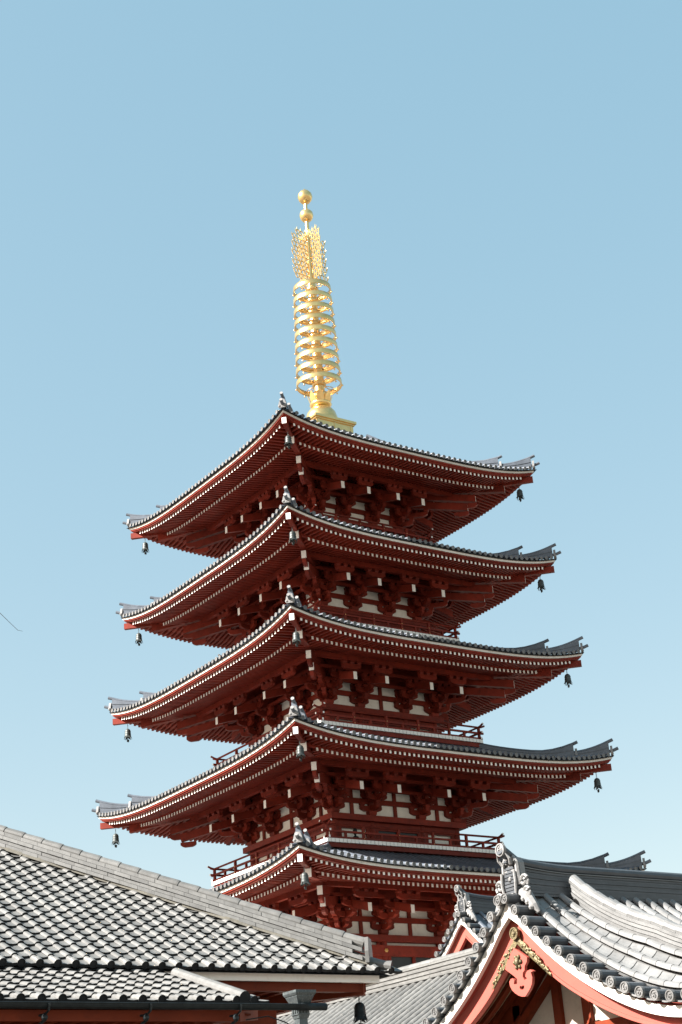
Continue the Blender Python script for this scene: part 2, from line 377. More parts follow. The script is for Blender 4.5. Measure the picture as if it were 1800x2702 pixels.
    for side in range(4):
        for x in (-a, -b, b):
            h_ = beam_t - .2 - zb
            link('column', CM, sto, M=RZ(side) @ Matrix.Translation((x, -a, zb)) @ Matrix.Diagonal((1, 1, h_, 1)))
        if side in (1, 2): continue
        # side 0 = right face (-Y), side 3 = left face (-X)
        dz = zb if si > 1 else 8.6
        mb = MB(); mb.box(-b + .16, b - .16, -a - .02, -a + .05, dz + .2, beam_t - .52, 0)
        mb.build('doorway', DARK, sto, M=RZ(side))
        mb = MB()
        for xx in (-b + .2, 0, b - .2): mb.box(xx - .07, xx + .07, -a - .09, -a - .025, dz + .1, beam_t - .42)
        mb.box(-b + .1, b - .1, -a - .085, -a - .02, beam_t - .56, beam_t - .42); mb.box(-b + .1, b - .1, -a - .085, -a - .02, dz + .3, dz + .62)
        mb.build('door_frame', RED, sto, M=RZ(side))
        for xx in (-(a + b) / 2, (a + b) / 2):
            wx = (a - b) / 2
            for e in (-1, 1):
                mb = MB(); mb.box(xx + e * wx * .75 - .08, xx + e * wx * .75 + .08, -a - .04, -a + .01, zb, beam_t - .25); mb.build('wall_post', RED, sto, M=RZ(side))
            mb = MB(); mb.box(xx - wx, xx + wx, -a - .05, -a + .01, beam_t - (.54 if si > 1 else 1.6), beam_t - .4); mb.build('wall_rail', RED, sto, M=RZ(side))
        if si <= 3:
            for xx in ([0] if si == 3 else [-(a + b) / 2, 0, (a + b) / 2]):
                for z0, z1 in ((-2.155, -1.615), (-1.395, -.985)):
                    mb = MB(); mb.box(xx - .075, xx + .075, -a - .03, -a + .06, Z + z0, Z + z1); mb.build('wall_strut', RED, sto, M=RZ(side))
    # ---- bracket complexes
    od = d - a
    for side in range(4):
        vis = side in (0, 3)
        def put(name, me, M):
            if vis: link(name, me, sto, M=RZ(side) @ M)
            else: add_mesh(brk_rest, me, RZ(side) @ M)
        OM = Matrix.Rotation(-pi / 2, 4, 'Z')    # local +x -> -y (outward)
        for x in (-a, -b, b, a):
            corner = abs(abs(x) - a) < .01
            bl = min(a - b, 2 * b) * .57; bl = min(bl, 1.1)
            if not (corner and x > 0): put('bearing_block', DAITO, Matrix.Translation((x, -a, Z - 2.16)))
            put('bracket_arm', OUT[.55], Matrix.Translation((x, -a, Z - 1.93)) @ OM)
            put('bracket_arm', OUT[1.05], Matrix.Translation((x, -a, Z - 1.56)) @ OM)
            put('bracket_arm', armmesh(bl), Matrix.Translation((x, -a - .02, Z - 1.93)))
            put('bracket_arm', armmesh(bl * .8), Matrix.Translation((x, -a - .01, Z - 1.40)))
            put('bracket_arm', armmesh(bl * .92), Matrix.Translation((x, -a - .5, Z - 1.56)))
            put('bracket_arm', armmesh(bl * .92), Matrix.Translation((x, -a - 1.0, Z - 1.22)))
            put('bracket_arm', armmesh(bl), Matrix.Translation((x, -(d - .24), Z + pz - DROP - .58)))
            tm = MB(); tm.beam((x, -a + .1, Z - 1.46 + .30 * (od + .1)), (x, -d, Z - 1.46), .18, .33, 0, endm=1)
            put('tail_rafter', tm.mesh('tail_rafter', [RED, WHITE]), Matrix())
        # corner, diagonal set at (-a,-a)
        DM = Matrix.Rotation(-3 * pi / 4, 4, 'Z')
        put('bracket_arm', OUT[.78], Matrix.Translation((-a, -a, Z - 1.93)) @ DM)
        put('bracket_arm', OUT[1.5], Matrix.Translation((-a, -a, Z - 1.56)) @ DM)
        for ins_, dz_ in ((2.70 * S / 8.16 if si > 1 else 2.8, -1.41), (2.36 * S / 8.16 if si > 1 else 2.5, -1.035)):
            c_ = S - ins_; ln = (c_ - a) * 1.414
            tm = MB(); tm.beam((-a + .1, -a + .1, Z + dz_ + .2 * ln), (-c_, -c_, Z + dz_), .21, .34, 0, endm=1)
            put('tail_rafter', tm.mesh('tail_rafter', [RED, WHITE]), Matrix())
            bm_ = MB(); boat(bm_, (-c_ + .22, -c_ + .22, Z + dz_ - .42), .7, .15, .22, V((.7071, .7071, 0)))
            put('bracket_arm', bm_.mesh('bracket_arm', [RED]), Matrix())
    # ---- balcony
    if q['wb']:
        wb = q['wb']
        mb = MB(); rect(mb, wb - .16, wb - a + .1, zb - .14, zb - .012); mb.rot4(); mb.build('balcony_floor', RED, sto)
        mb = MB(); rect(mb, wb - .05, .5, zb - .34, zb - .155); mb.rot4(); mb.build('balcony_fascia', RED, sto)
        np_ = int(2 * wb / .19); pw = 2 * wb / np_
        pm = MB(); pm.box(-pw / 2 + .011, pw / 2 - .011, -.02, .30, -.15, -.002, 0); PMm = pm.mesh('floor_plank', [WHITE])
        rest = MB()
        for side in range(4):
            for k in range(np_):
                M = RZ(side) @ Matrix.Translation((-wb + pw * (k + .5), -wb, zb))
                if side in (0, 3) and si < 5 and (si < 4 or k % 1 == 0): link('floor_plank', PMm, sto, M=M)
                else: add_mesh(rest, PMm, M)
        rest.build('floor_planks', WHITE, sto, kind='stuff')
        wr = wb - .10; nb = 5
        po = MB(); po.box(-.05, .05, -.05, .05, 0, .57, 0); po.sphere((0, -.055, .33), .022, 6, 4, 1); po.sphere((0, -.055, .08), .022, 6, 4, 1); PO = po.mesh('rail_post', [RED, GOLD])
        stt = MB(); stt.box(-.045, .045, -.045, .045, 0, .30, 0); STm = stt.mesh('rail_strut', [RED])
        for side in range(4):
            if side in (1, 2): pass
            for k in range(nb):
                x = -wr + 2 * wr * k / nb
                link('rail_post', PO, sto, M=RZ(side) @ Matrix.Translation((x, -wr, zb)))
                link('rail_strut', STm, sto, M=RZ(side) @ Matrix.Translation((x + wr / nb, -wr, zb)))
            for zz, hh, ex in ((.055, .10, .16), (.31, .08, .24)):
                rb = MB(); rb.box(-wr - ex, wr + ex, -wr - .04, -wr + .04, zb + zz - hh / 2, zb + zz + hh / 2, 0, {3: 1, 5: 1}); rb.build('rail', [RED, WHITE], sto, M=RZ(side) @ Matrix.Translation((0, 0, .004 * (side % 2))))
            e = wr
            rb = MB(); rb.tube([(-e - .34, -wr, zb + .67), (-e - .15, -wr, zb + .60), (-e, -wr, zb + .575), (e, -wr, zb + .575), (e + .15, -wr, zb + .60), (e + .34, -wr, zb + .67)], .045, 8, 0, capm=1)
            rb.build('rail', [RED, WHITE], sto, M=RZ(side) @ Matrix.Translation((0, 0, .004 * (side % 2))))

def sweep_raf(mb, pts, wd, h, R):
    ps = [R @ V(p) for p in pts]
    for j in range(len(ps) - 1): 
        mb.beam(ps[j + 1], ps[j], wd, h, 0, endm=1 if j == 0 else None)
raf_cands.sort(key=lambda c: (0 if c[1] in (0, 3) else 1, (RZ(c[1]) @ V(c[3][0]) - CAM_LOC).length if inframe(RZ(c[1]) @ V(c[3][0]), 0) else 1e3))
SR = {}
for o in pag.children: pass
STO = [o for o in pag.children if o.name.startswith('storey')]
for k, (si, side, row, pts, wd, h) in enumerate(raf_cands):
    if k < 300:
        mb = MB(); sweep_raf(mb, pts, wd, h, RZ(side)); mb.build('rafter', [RED, WHITE], STO[si - 1])
    else: sweep_raf(raf_rest, pts, wd, h, RZ(side))
raf_rest.build('rafters', [RED, WHITE], pag, kind='stuff')
brk_rest.build('bracket_arms', [RED, WHITE], pag, kind='stuff')
def tile_row(mb, pts, R, r=.083):
    n = 6
    ps = [R @ V(p) for p in pts]; t = R.to_3x3() @ V((1, 0, 0)); rows = []
    for p in ps: rows.append([p + t * (r * cos(pi * j / n)) + V((0, 0, r * sin(pi * j / n))) for j in range(n + 1)])
    mb.grid(rows, 0)
    o = R.to_3x3() @ V((0, -1, 0)); c = ps[0]
    nn = 12; rr = .088
    ring0 = [c + t * (rr * cos(2 * pi * j / nn)) + V((0, 0, rr * sin(2 * pi * j / nn))) for j in range(nn)]
    ring1 = [p + o * .03 for p in ring0]; ring2 = [c + (p - c) * .72 + o * .03 for p in ring0]; ring3 = [c + (p - c) * .66 + o * .018 for p in ring0]
    mb.add(ring0 + ring1 + ring2 + ring3, [(k * nn + j, k * nn + (j + 1) % nn, (k + 1) * nn + (j + 1) % nn, (k + 1) * nn + j) for k in range(3) for j in range(nn)] + [tuple(range(3 * nn, 4 * nn))], 1)
row_cands.sort(key=lambda c: (0 if c[1] in (0, 3) else 1, (RZ(c[1]) @ V(c[2][0]) - CAM_LOC).length if inframe(RZ(c[1]) @ V(c[2][0]), 0) else 1e3))
for k, (si, side, pts) in enumerate(row_cands):
    if k < 300:
        mb = MB(); tile_row(mb, pts, RZ(side)); mb.build('tile_row', [TILE, DISC], STO[si - 1], smooth=False)
    else: tile_row(row_rest, pts, RZ(side))
row_rest.build('tile_rows', [TILE, DISC], pag, kind='stuff')
# gilt flowers on the lowest tie beam
for side in (0, 3):
    for x in (-3.5, -1.42, 1.42, 3.5):
        mb = MB()
        for k in range(6):
            an = k * pi / 3; mb.sphere((x + .055 * cos(an), -3.68, 11.36 + .055 * sin(an)), .035, 6, 4)
        mb.sphere((x, -3.69, 11.36), .035, 6, 4); mb.build('gilt_flower', GOLD, STO[0], M=RZ(side))
# masonry base
mb = MB(); mb.box(-7, 7, -7, 7, .004, 4.6); mb.box(-7.4, 7.4, -7.4, 7.4, 4.6, 5.0); mb.build('base', PLASTER, pag)

# ---- golden spire
spi = part_empty('spire', pag)
mb = MB(); mb.box(-1.06, 1.06, -1.06, 1.06, 35.80, 36.62); mb.box(-1.19, 1.19, -1.19, 1.19, 36.70, 36.83); mb.box(-1.12, 1.12, -1.12, 1.12, 36.62, 36.70)
for e in (-1, 1):
    for x in (-.95, 0, .95): mb.box(x - .05, x + .05, e * 1.06 - .02, e * 1.06 + .02, 36.06, 36.6); mb.box(e * 1.06 - .02, e * 1.06 + .02, x - .05, x + .05, 36.06, 36.6)
mb.build('spire_base', GOLD, spi)
mb = MB(); mb.lathe([(.80, 36.83), (.81, 37.0), (.79, 37.25), (.70, 37.55), (.55, 37.75), (.36, 37.86), (.30, 37.88)], 28); mb.build('dome', GOLD, spi, True)
mb = MB(); mb.lathe([(.30, 37.86), (.46, 37.92), (.55, 38.02), (.50, 38.1), (.40, 38.14), (.36, 38.3), (.45, 38.5), (.42, 38.62), (.28, 38.72), (.26, 38.75)], 24); mb.build('lotus_cup', GOLD, spi, True)
for k in range(8):
    an = k * pi / 4 + .2; pt = MB()
    rows = []
    for j in range(6):
        u = j / 5; r = .42 + .27 * u - .05 * u * u; z = 38.02 + .62 * u; hw = .19 * sin(pi * min(.97, .25 + .72 * u)); rows.append([(r * cos(an) - s_ * hw * sin(an), r * sin(an) + s_ * hw * cos(an), z - .03 * abs(s_)) for s_ in (-1, -.5, 0, .5, 1)])
    pt.grid(rows); pt.grid([[(x * .95, y * .95, z) for x, y, z in r] for r in rows], flip=True); pt.build('lotus_petal', GOLD, spi, True)
mb = MB(); mb.lathe([(.26, 38.7), (.25, 39.5), (.22, 44.9), (.14, 45.3), (.10, 48.4), (.085, 50.0)], 16); mb.build('shaft', GOLD, spi, True)
for k in range(9):
    z = 39.17 + k * .67; r = 1.12 - .17 * k / 8; h = .125
    mb = MB(); n = 40
    mb.lathe([(r, z - h), (r + .01, z), (r, z + h), (r - .05, z + h), (r - .055, z), (r - .05, z - h), (r, z - h)], n)
    mb.lathe([(.26, z - .12), (.34, z - .11), (.34, z + .02), (.30, z + .11), (.25, z + .14)], 16)
    for j in range(8):
        an = j * pi / 4 + .1
        if j % 2: mb.sphere((r * 1.02 * cos(an), r * 1.02 * sin(an), z - h - .05), .045, 6, 4); continue
        p0 = V((.3 * cos(an), .3 * sin(an), z)); p1 = V(((r - .04) * cos(an), (r - .04) * sin(an), z))
        mid = (p0 + p1) / 2; side_ = V((-sin(an), cos(an), 0)) * .12
        mb.tube([p0, mid + side_, p1], .022, 5); mb.tube([p0, mid - side_, p1], .022, 5)
        mb.sphere((r * 1.02 * cos(an), r * 1.02 * sin(an), z - h - .05), .045, 6, 4)
    mb.build('spire_ring', GOLD, spi, True)
def fin_w(u): return 1.04 * (1 - .6 * max(0, (u - .72) / .28) ** 2)
for k in range(4):
    mb = MB(); R = RZ(k); z0, z1 = 45.05, 48.2
    dy = .265; nrow = int((z1 - z0) / dy)
    for j in range(nrow):
        z = z0 + .1 + dy * j; wdt = fin_w((z - z0) / (z1 - z0)); m_ = max(2, int((wdt - .06) / .235))
        for i in range(m_):
            x = .13 + (wdt - .13) * (i + (.5 if j % 2 else .1)) / m_; cz = z + .06 * (x - .1) + random.uniform(-.03, .03); x += random.uniform(-.025, .025)
            last = i == m_ - 1
            ro = random.uniform(.125, .15); ri = ro - .038
            n = 6; vs = []
            for yy in (-.016, .016):
                for rr in (ro, ri): vs += [(x + rr * .85 * cos(2 * pi * s_ / n), yy, cz + rr * 1.25 * sin(2 * pi * s_ / n)) for s_ in range(n)]
            fs = []
            for s_ in range(n):
                t_ = (s_ + 1) % n
                fs += [(s_, t_, n + t_, n + s_), (2 * n + t_, 2 * n + s_, 3 * n + s_, 3 * n + t_), (t_, s_, 2 * n + s_, 2 * n + t_), (n + s_, n + t_, 3 * n + t_, 3 * n + s_)]
            mb.add(vs, fs)
            if last: mb.tube([(x + .04, 0, cz - .02), (x + .13, 0, cz + .06), (x + .14, 0, cz + .2)], [.03, .025, .004], 5)
            if j == nrow - 1: mb.tube([(x, 0, cz + .05), (x + .03, 0, cz + .18), (x + .01, 0, cz + .30)], [.03, .025, .004], 5)
    for e in (.1,): mb.box(.06, .12, -.02, .02, z0, z1 - .1)
    mb.v = [tuple(R @ V(p)) for p in mb.v]; mb.build('flame_fin', GOLD, spi)
mb = MB(); mb.lathe([(.001, 48.66), (.2, 48.69), (.31, 48.82), (.36, 48.99), (.33, 49.16), (.22, 49.29), (.08, 49.37)], 20); mb.build('orb', GOLD, spi, True)
mb = MB(); mb.lathe([(.001, 49.78), (.2, 49.80), (.33, 49.95), (.385, 50.13), (.35, 50.31), (.23, 50.47), (.08, 50.57), (.02, 50.66), (.001, 50.68)], 20); mb.build('jewel', GOLD, spi, True)

# ------------------------------------------------------------------ wind bells
def bell_mesh(k=1.0, chain=.2):
    mb = MB()
    mb.lathe([(.001, -.0), (.055, -.01), (.10, -.05), (.118, -.11), (.125, -.25), (.135, -.31)], 14)
    for j in range(4):                           # flared notched skirt
        a0 = j * pi / 2 + .12; rows = []
        for u in (0, .5, 1):
            rows.append([((.132 + .075 * u * (abs(s_ - .5) * 2) ** 1.2) * cos(a0 + s_ * (pi / 2 - .24)), (.132 + .075 * u * (abs(s_ - .5) * 2) ** 1.2) * sin(a0 + s_ * (pi / 2 - .24)), -.31 - u * (.05 + .07 * abs(s_ - .5) * 2)) for s_ in (0, .25, .5, .75, 1)])
        mb.grid(rows); mb.grid([[(x * .96, y * .96, z) for x, y, z in r] for r in rows], flip=True)
    mb.lathe([(.122, -.12), (.130, -.125), (.122, -.135)], 14); mb.lathe([(.126, -.22), (.134, -.225), (.126, -.235)], 14)
    mb.tube([(0, 0, -.1), (0, 0, -.47)], .009, 5); mb.sphere((0, 0, -.36), .035, 7, 4)
    mb.hexa([(-.05, -.008, -.56), (.05, -.008, -.56), (.05, .008, -.56), (-.05, .008, -.56), (-.07, -.008, -.45), (.07, -.008, -.45), (.07, .008, -.45), (-.07, .008, -.45)])
    me = mb
    for j in range(3):                           # hanging links
        c = .035 + j * .06; pts = [(.018 * cos(t * pi / 4) if j % 2 else 0, 0 if j % 2 else .018 * cos(t * pi / 4), c + .036 * sin(t * pi / 4)) for t in range(9)]
        me.tube(pts, .008, 4, cap=False)
    return me
BELL = bell_mesh().mesh('wind_bell', [BRONZE], True)
SN = {1: 'lowest', 2: 'second lowest', 3: 'middle', 4: 'second highest', 5: 'topmost'}
CN = {0: 'near corner', 1: 'right-hand corner', 3: 'left-hand corner'}
for si, side, p in WB:
    if side == 2 or (si == 1 and side in (1, 3)): continue
    z = p.z - .235
    o = link('wind_bell', BELL); o.location = (p.x, p.y, z); o.rotation_euler.z = .4 + side
    o.scale = (1.12, 1.12, 1.12)
    o['label'] = 'bronze wind bell under the %s of the %s pagoda roof' % (CN[side], SN[si])
    o['category'] = 'wind bell'; o['group'] = 'wind bells at the pagoda eave corners'
# ------------------------------------------------------------------ dark object behind the balcony rail
mb = MB(); mb.lathe([(.001, 0), (.15, .0), (.16, .3), (.14, .42), (.05, .48), (.035, .52), (.05, .55), (.085, .60), (.10, .68), (.09, .76), (.05, .82), (.001, .84)], 14)
lo = mb.build('floodlight', IRON, None, True); lo.location = (-2.47, -3.6, 15.50); lo.scale = (1, 1, .89)
lo['label'] = 'small dark round-headed fitting standing behind the lowest balcony rail'; lo['category'] = 'floodlight'

# ================================================================== NEAR TILED HALL (left)
XC, YE = -25.25, -36.0
lh = thing('tiled_hall', (-34, -32, 0), 'low hall with weathered grey tiled hip roof before the pagoda, gutter along its lower eave', 'temple hall')
def s_tile(sp, r, step, L, eave=False):
    step = .034
    mb = MB(); prof = [(-r * cos(pi * j / 7), (.74 if not eave else 1.1) * r * sin(pi * j / 7)) for j in range(8)]
    pw = sp - 2 * r
    prof += [(r + pw * u, -.012 * sin(pi * u)) for u in (.3, .6, .85, 1.0)]
    top0 = [(x, 0, h + step) for x, h in prof]; top1 = [(x, L, h) for x, h in prof]
    k = .62 if not eave else 0
    bot0 = [(x * (1 - .25 * (i < 8)), .004, h * (1 - .22 * (i < 8)) + step - .036) for i, (x, h) in enumerate(prof)]
    mb.grid([top0, top1], 0, flip=False)
    mb.grid([bot0, top0], 1, flip=False)
    back0 = [(x, L * .6, h - .01) for x, y, h in bot0]
    mb.grid([bot0, back0], 1, flip=True)
    if eave:
        n = 14; c = (0, -.012, step)
        ring0 = [(r * 1.28 * cos(2 * pi * j / n), -.012, step + r * 1.28 * sin(2 * pi * j / n)) for j in range(n)]
        ringb = [(x, .10, z) for x, y, z in ring0]
        ring2 = [(x * .8, -.012, step + (z - step) * .8) for x, y, z in ring0]; ring3 = [(x * .76, -.002, step + (z - step) * .76) for x, y, z in ring0]
        mb.add(ringb + ring0 + ring2 + ring3, [(q * n + j, q * n + (j + 1) % n, (q + 1) * n + (j + 1) % n, (q + 1) * n + j) for q in range(1) for j in range(n)], 0)
        o = len(mb.v) - 4 * n
        mb.f += [(o + n + j, o + n + (j + 1) % n, o + 2 * n + (j + 1) % n, o + 2 * n + j) for j in range(n)] + [(o + 2 * n + j, o + 2 * n + (j + 1) % n, o + 3 * n + (j + 1) % n, o + 3 * n + j) for j in range(n)] + [tuple(o + 3 * n + j for j in range(n))]
        mb.m += [1] * (2 * n + 1)
        lip = [(x, -.006, h + step) for x, h in prof[7:]]; lip2 = [(x, -.006, h + step - .042) for x, h in prof[7:]]
        mb.grid([lip2, lip], 1)
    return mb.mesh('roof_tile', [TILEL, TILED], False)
def slope_m(x, y0, z0, th, s, jit=0):
    c, sn = cos(th), sin(th)
    M = Matrix(((1, 0, 0, x), (0, c, -sn, y0 + s * c), (0, sn, c, z0 + s * sn), (0, 0, 0, 1)))
    if jit: M = M @ Matrix.Translation((random.uniform(-jit, jit), random.uniform(-jit, jit) * 1.5, random.uniform(0, jit))) @ Matrix.Rotation(random.uniform(-.012, .012), 4, 'Z')
    return M
cand = []
TH1 = radians(30); SP1 = .2755; EX = .2465; ZT1 = 5.148
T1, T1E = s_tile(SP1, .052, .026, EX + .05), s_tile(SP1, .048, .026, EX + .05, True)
for k in range(-1, 34):
    x = -25.54 - SP1 * k
    for r in range(0, 32):
        s = r * EX; y = YE + s * cos(TH1)
        if x + .06 > XC - (y - YE) - .02 and r > 0: break
        if k == -1 and r > 0: break
        cand.append((T1E if r == 0 else T1, slope_m(x, YE, ZT1, TH1, s, .005 if r else .001)))
TH2 = radians(17.6); SP2 = .28; ZT2 = 4.335; Y2 = -38.3; XV = -29.42
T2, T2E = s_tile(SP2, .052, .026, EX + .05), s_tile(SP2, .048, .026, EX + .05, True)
for k in range(0, 24):
    x = -29.27 - SP2 * k
    for r in range(0, 11):
        if k == 0 and r > 1: break
        cand.append((T2E if r == 0 else T2, slope_m(x, Y2, ZT2, TH2, r * EX, .005 if r else .001)))
rest = MB(); n_ = 0
cand.sort(key=lambda c: (0 if inframe(c[1].translation, 10) else 1, (c[1].translation - CAM_LOC).length))
for me, M in cand:
    if n_ < 300 and inframe(M.translation, 10): link('roof_tile', me, lh, M=M); n_ += 1
    else: add_mesh(rest, me, M)
rest.build('roof_tiles', [TILEL, TILED], lh, kind='stuff')
# deck and other slopes
RN = 8.0; zr = ZT1 + RN * tan(TH1)
mb = MB(); e = -.05
mb.add([(-60, YE, ZT1 + e), (XC, YE, ZT1 + e), (XC - RN, YE + RN, zr + e), (-60, YE + RN, zr + e), (XC, YE + 2 * RN, ZT1 + e), (-60, YE + 2 * RN, ZT1 + e)], [(0, 1, 2, 3), (1, 4, 2), (3, 2, 4, 5)])
mb.add([(-60, Y2, ZT2 - .05), (XV + .3, Y2, ZT2 - .05), (XV + .3, Y2 + 2.1, ZT2 + 2.1 * tan(TH2) - .05), (-60, Y2 + 2.1, ZT2 + 2.1 * tan(TH2) - .05)], [(0, 1, 2, 3)])
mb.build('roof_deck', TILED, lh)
# hip ridge: mortar bed, four courses of flat tiles, round caps, end slab
def hip(run, up, off=0): return V((XC - run, YE + run, ZT1 + run * tan(TH1) + up)) + V((.7071, .7071, 0)) * off
mb = MB(); rows = []
for j in range(25):
    r = .16 + j * .33; w_ = .10 + .06 * random.random()
    rows.append([hip(r, .0, -w_), hip(r, .06, -w_ * .9), hip(r, .06, w_ * .9), hip(r, .0, w_)])
mb.grid(rows); mb.build('mortar_bed', MORTAR, lh)
for ly in range(4):
    hw = [.135, .12, .128, .112][ly]; z0 = .045 + .068 * ly; r = .30 + (ly % 2) * .11
    while r < 6.2:
        ln = .205 + random.uniform(-.02, .02); j_ = random.uniform(-.004, .004)
        mb = MB(); a_, b_ = r + .0015, r + ln - .0015
        mb.hexa([hip(a_, z0, -hw + j_), hip(a_, z0, hw + j_), hip(b_, z0, hw + j_), hip(b_, z0, -hw + j_), hip(a_, z0 + .063, -hw + .012 + j_), hip(a_, z0 + .063, hw - .012 + j_), hip(b_, z0 + .063, hw - .012 + j_), hip(b_, z0 + .063, -hw + .012 + j_)])
        mb.build('ridge_tile', TILEL, lh); r += ln
r = .28
while r < 6.2:
    mb = MB(); ln = .24; mb.tube([hip(r, .335), hip(r + .02, .338), hip(r + ln + .015, .332)], [.088, .088, .080], 12); mb.build('ridge_cap', TILEL, lh, smooth=False); r += ln
mb = MB(); c = V((XC - .26, YE + .26, ZT1 + .15)); t_ = V((.7071, .7071, 0)); o_ = V((.7071, -.7071, 0))
def ep(u_, z_, k_): return c + t_ * u_ + V((0, 0, z_)) + o_ * k_
out = [(-.19, .02), (-.20, .2), (-.15, .42), (.15, .42), (.20, .2), (.19, .02)]; n6 = 6
mb.add([ep(u_, z_, 0) for u_, z_ in out] + [ep(u_, z_, .06) for u_, z_ in out], [tuple(range(6)), tuple(reversed(range(6, 12)))] + [(i, (i + 1) % 6, 6 + (i + 1) % 6, 6 + i) for i in range(6)])
mb.build('ridge_end_slab', TILEL, lh)
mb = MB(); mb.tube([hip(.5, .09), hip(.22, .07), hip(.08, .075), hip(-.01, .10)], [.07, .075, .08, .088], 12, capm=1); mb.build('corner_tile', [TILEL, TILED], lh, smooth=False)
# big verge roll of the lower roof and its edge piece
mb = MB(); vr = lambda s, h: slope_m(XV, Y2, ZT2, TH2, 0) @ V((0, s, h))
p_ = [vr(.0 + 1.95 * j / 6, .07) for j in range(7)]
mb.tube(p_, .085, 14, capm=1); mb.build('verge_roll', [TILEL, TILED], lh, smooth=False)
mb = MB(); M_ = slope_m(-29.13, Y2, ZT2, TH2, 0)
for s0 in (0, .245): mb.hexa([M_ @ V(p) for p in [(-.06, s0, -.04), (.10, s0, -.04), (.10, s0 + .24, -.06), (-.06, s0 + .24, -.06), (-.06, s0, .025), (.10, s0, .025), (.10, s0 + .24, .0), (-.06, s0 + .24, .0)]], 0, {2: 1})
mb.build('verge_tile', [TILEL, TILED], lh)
# eave boards and beams
def lring(name, mt, ins, th, z0, z1):
    mb = MB(); mb.box(-60, XC - ins, YE + ins, YE + ins + th, z0, z1); mb.box(XC - ins - th, XC - ins, YE + ins + th, YE + 13, z0, z1); mb.build(name, mt, lh)
lring('eave_board', WHITE, .14, .06, 5.01, 5.15)
lring('eave_beam', DRED, .30, .14, 4.885, 5.02)
mb = MB(); mb.box(-60, XC - .45, YE + .45, YE + 9, 5.0, 5.03); mb.build('soffit', DRED, lh)
for k in range(16):
    x = -25.9 - k * .3; mb = MB(); mb.box(x - .05, x + .05, YE + .45, YE + 1.5, 4.93, 4.998); mb.build('eave_rafter', DRED, lh)
mb = MB(); mb.beam((XC - 1.5, YE + 1.5, 4.90), (XC - .32, YE + .32, 4.93), .16, .18); mb.build('corner_beam', DRED, lh)
mb = MB(); mb.box(-60, -26.6, YE + 1.45, YE + 14, 0.004, 5.0); mb.build('wall', PLASTER, lh)
for k in range(12):
    x = -26.75 - k * 1.5; mb = MB(); mb.box(x - .13, x + .13, YE + 1.36, YE + 1.46, 0.004, 4.99); mb.build('post', DRED, lh)
mb = MB(); mb.box(-60, -26.6, YE + 1.34, YE + 1.44, 4.5, 4.75); mb.build('wall_beam', DRED, lh)
# lower lean-to: fascia, soffit, wall, posts
mb = MB(); mb.box(-60, -29.45, Y2 + .10, Y2 + .20, 4.11, 4.245); mb.build('fascia', DRED, lh)
mb = MB(); mb.beam((-29.45, Y2 + .15, 4.18), (-28.95, Y2 + .5, 4.24), .08, .13); mb.build('fascia', DRED, lh)
mb = MB(); mb.box(-60, -29.2, Y2 + .21, Y2 + 2.2, 4.20, 4.225); mb.build('soffit', DRED, lh)
for k in range(24):
    x = -29.6 - k * .3; mb = MB(); mb.box(x - .045, x + .045, Y2 + .21, Y2 + 1.0, 4.13, 4.197); mb.build('eave_rafter', DRED, lh)
mb = MB(); mb.box(-60, -29.6, Y2 + 1.0, Y2 + 2.3, .004, 4.19); mb.build('wall', DRED, lh)
for k in range(7):
    x = -29.55 - k * 1.6; mb = MB(); mb.box(x - .1, x + .1, Y2 + .8, Y2 + 1.0, .004, 4.19); mb.build('post', DRED, lh)
mb = MB(); mb.box(-60, -29.05, Y2 + 1.75, Y2 + 2.1, 4.226, 4.80); mb.build('wall', DRED, lh)
# gutter, brackets, hopper head, downpipe, cable
mb = MB(); n = 8; rows = []
for x in (-60, -28.55):
    rows.append([(x, -38.45 - .075 * cos(pi * j / n), 4.29 - .07 * sin(pi * j / n)) for j in range(n + 1)])
mb.grid(rows, 0); mb.grid([[(x, y * 1 + (0.006 if y < -38.45 else -.006), z + .006) for x, y, z in r] for r in rows], 0, flip=True)
mb.tube([(-60, -38.525, 4.29), (-28.6, -38.525, 4.29)], .011, 6); mb.tube([(-28.62, -38.45, 4.27), (-28.22, -38.45, 4.27)], .05, 10); mb.build('gutter', IRON, lh)
for x in (-32.35, -30.95, -29.62):
    mb = MB(); mb.tube([(x, -38.54, 4.28), (x, -38.52, 4.2), (x, -38.42, 4.16), (x, -38.25, 4.17)], .016, 6); mb.tube([(x + .05, -38.30, 4.18), (x, -38.42, 4.10), (x - .04, -38.34, 4.05)], .022, 6); mb.sphere((x, -38.4, 4.13), .045, 7, 5); mb.build('gutter_bracket', IRON, lh)
hx, hy = -28.55, -38.32
mb = MB()
def frus(h0, h1, z0, z1, mm=0): mb.hexa([(hx - h0, hy - h0, z0), (hx + h0, hy - h0, z0), (hx + h0, hy + h0, z0), (hx - h0, hy + h0, z0), (hx - h1, hy - h1, z1), (hx + h1, hy - h1, z1), (hx + h1, hy + h1, z1), (hx - h1, hy + h1, z1)], mm)
frus(.165, .165, 4.455, 4.49); frus(.15, .165, 4.425, 4.455); frus(.14, .14, 4.41, 4.425); frus(.10, .14, 4.32, 4.41); frus(.105, .105, 4.305, 4.32); frus(.085, .09, 4.19, 4.305); frus(.095, .095, 4.175, 4.19); frus(.075, .085, 4.13, 4.175); frus(.06, .065, .01, 4.13)
for e in (-1, 0, 1):
    for f_ in (-1, 1): mb.box(hx + e * .05 - .012, hx + e * .05 + .012, hy + f_ * .093 - .006, hy + f_ * .093 + .006, 4.195, 4.3); mb.box(hx + f_ * .093 - .006, hx + f_ * .093 + .006, hy + e * .05 - .012, hy + e * .05 + .012, 4.195, 4.3)
mb.build('hopper_head', mat('weathered_copper', (.075, .088, .09), .45, metal=.3, var=.35, scale=12, dirt=(.3, .32, .3), dirtamt=.5), lh)
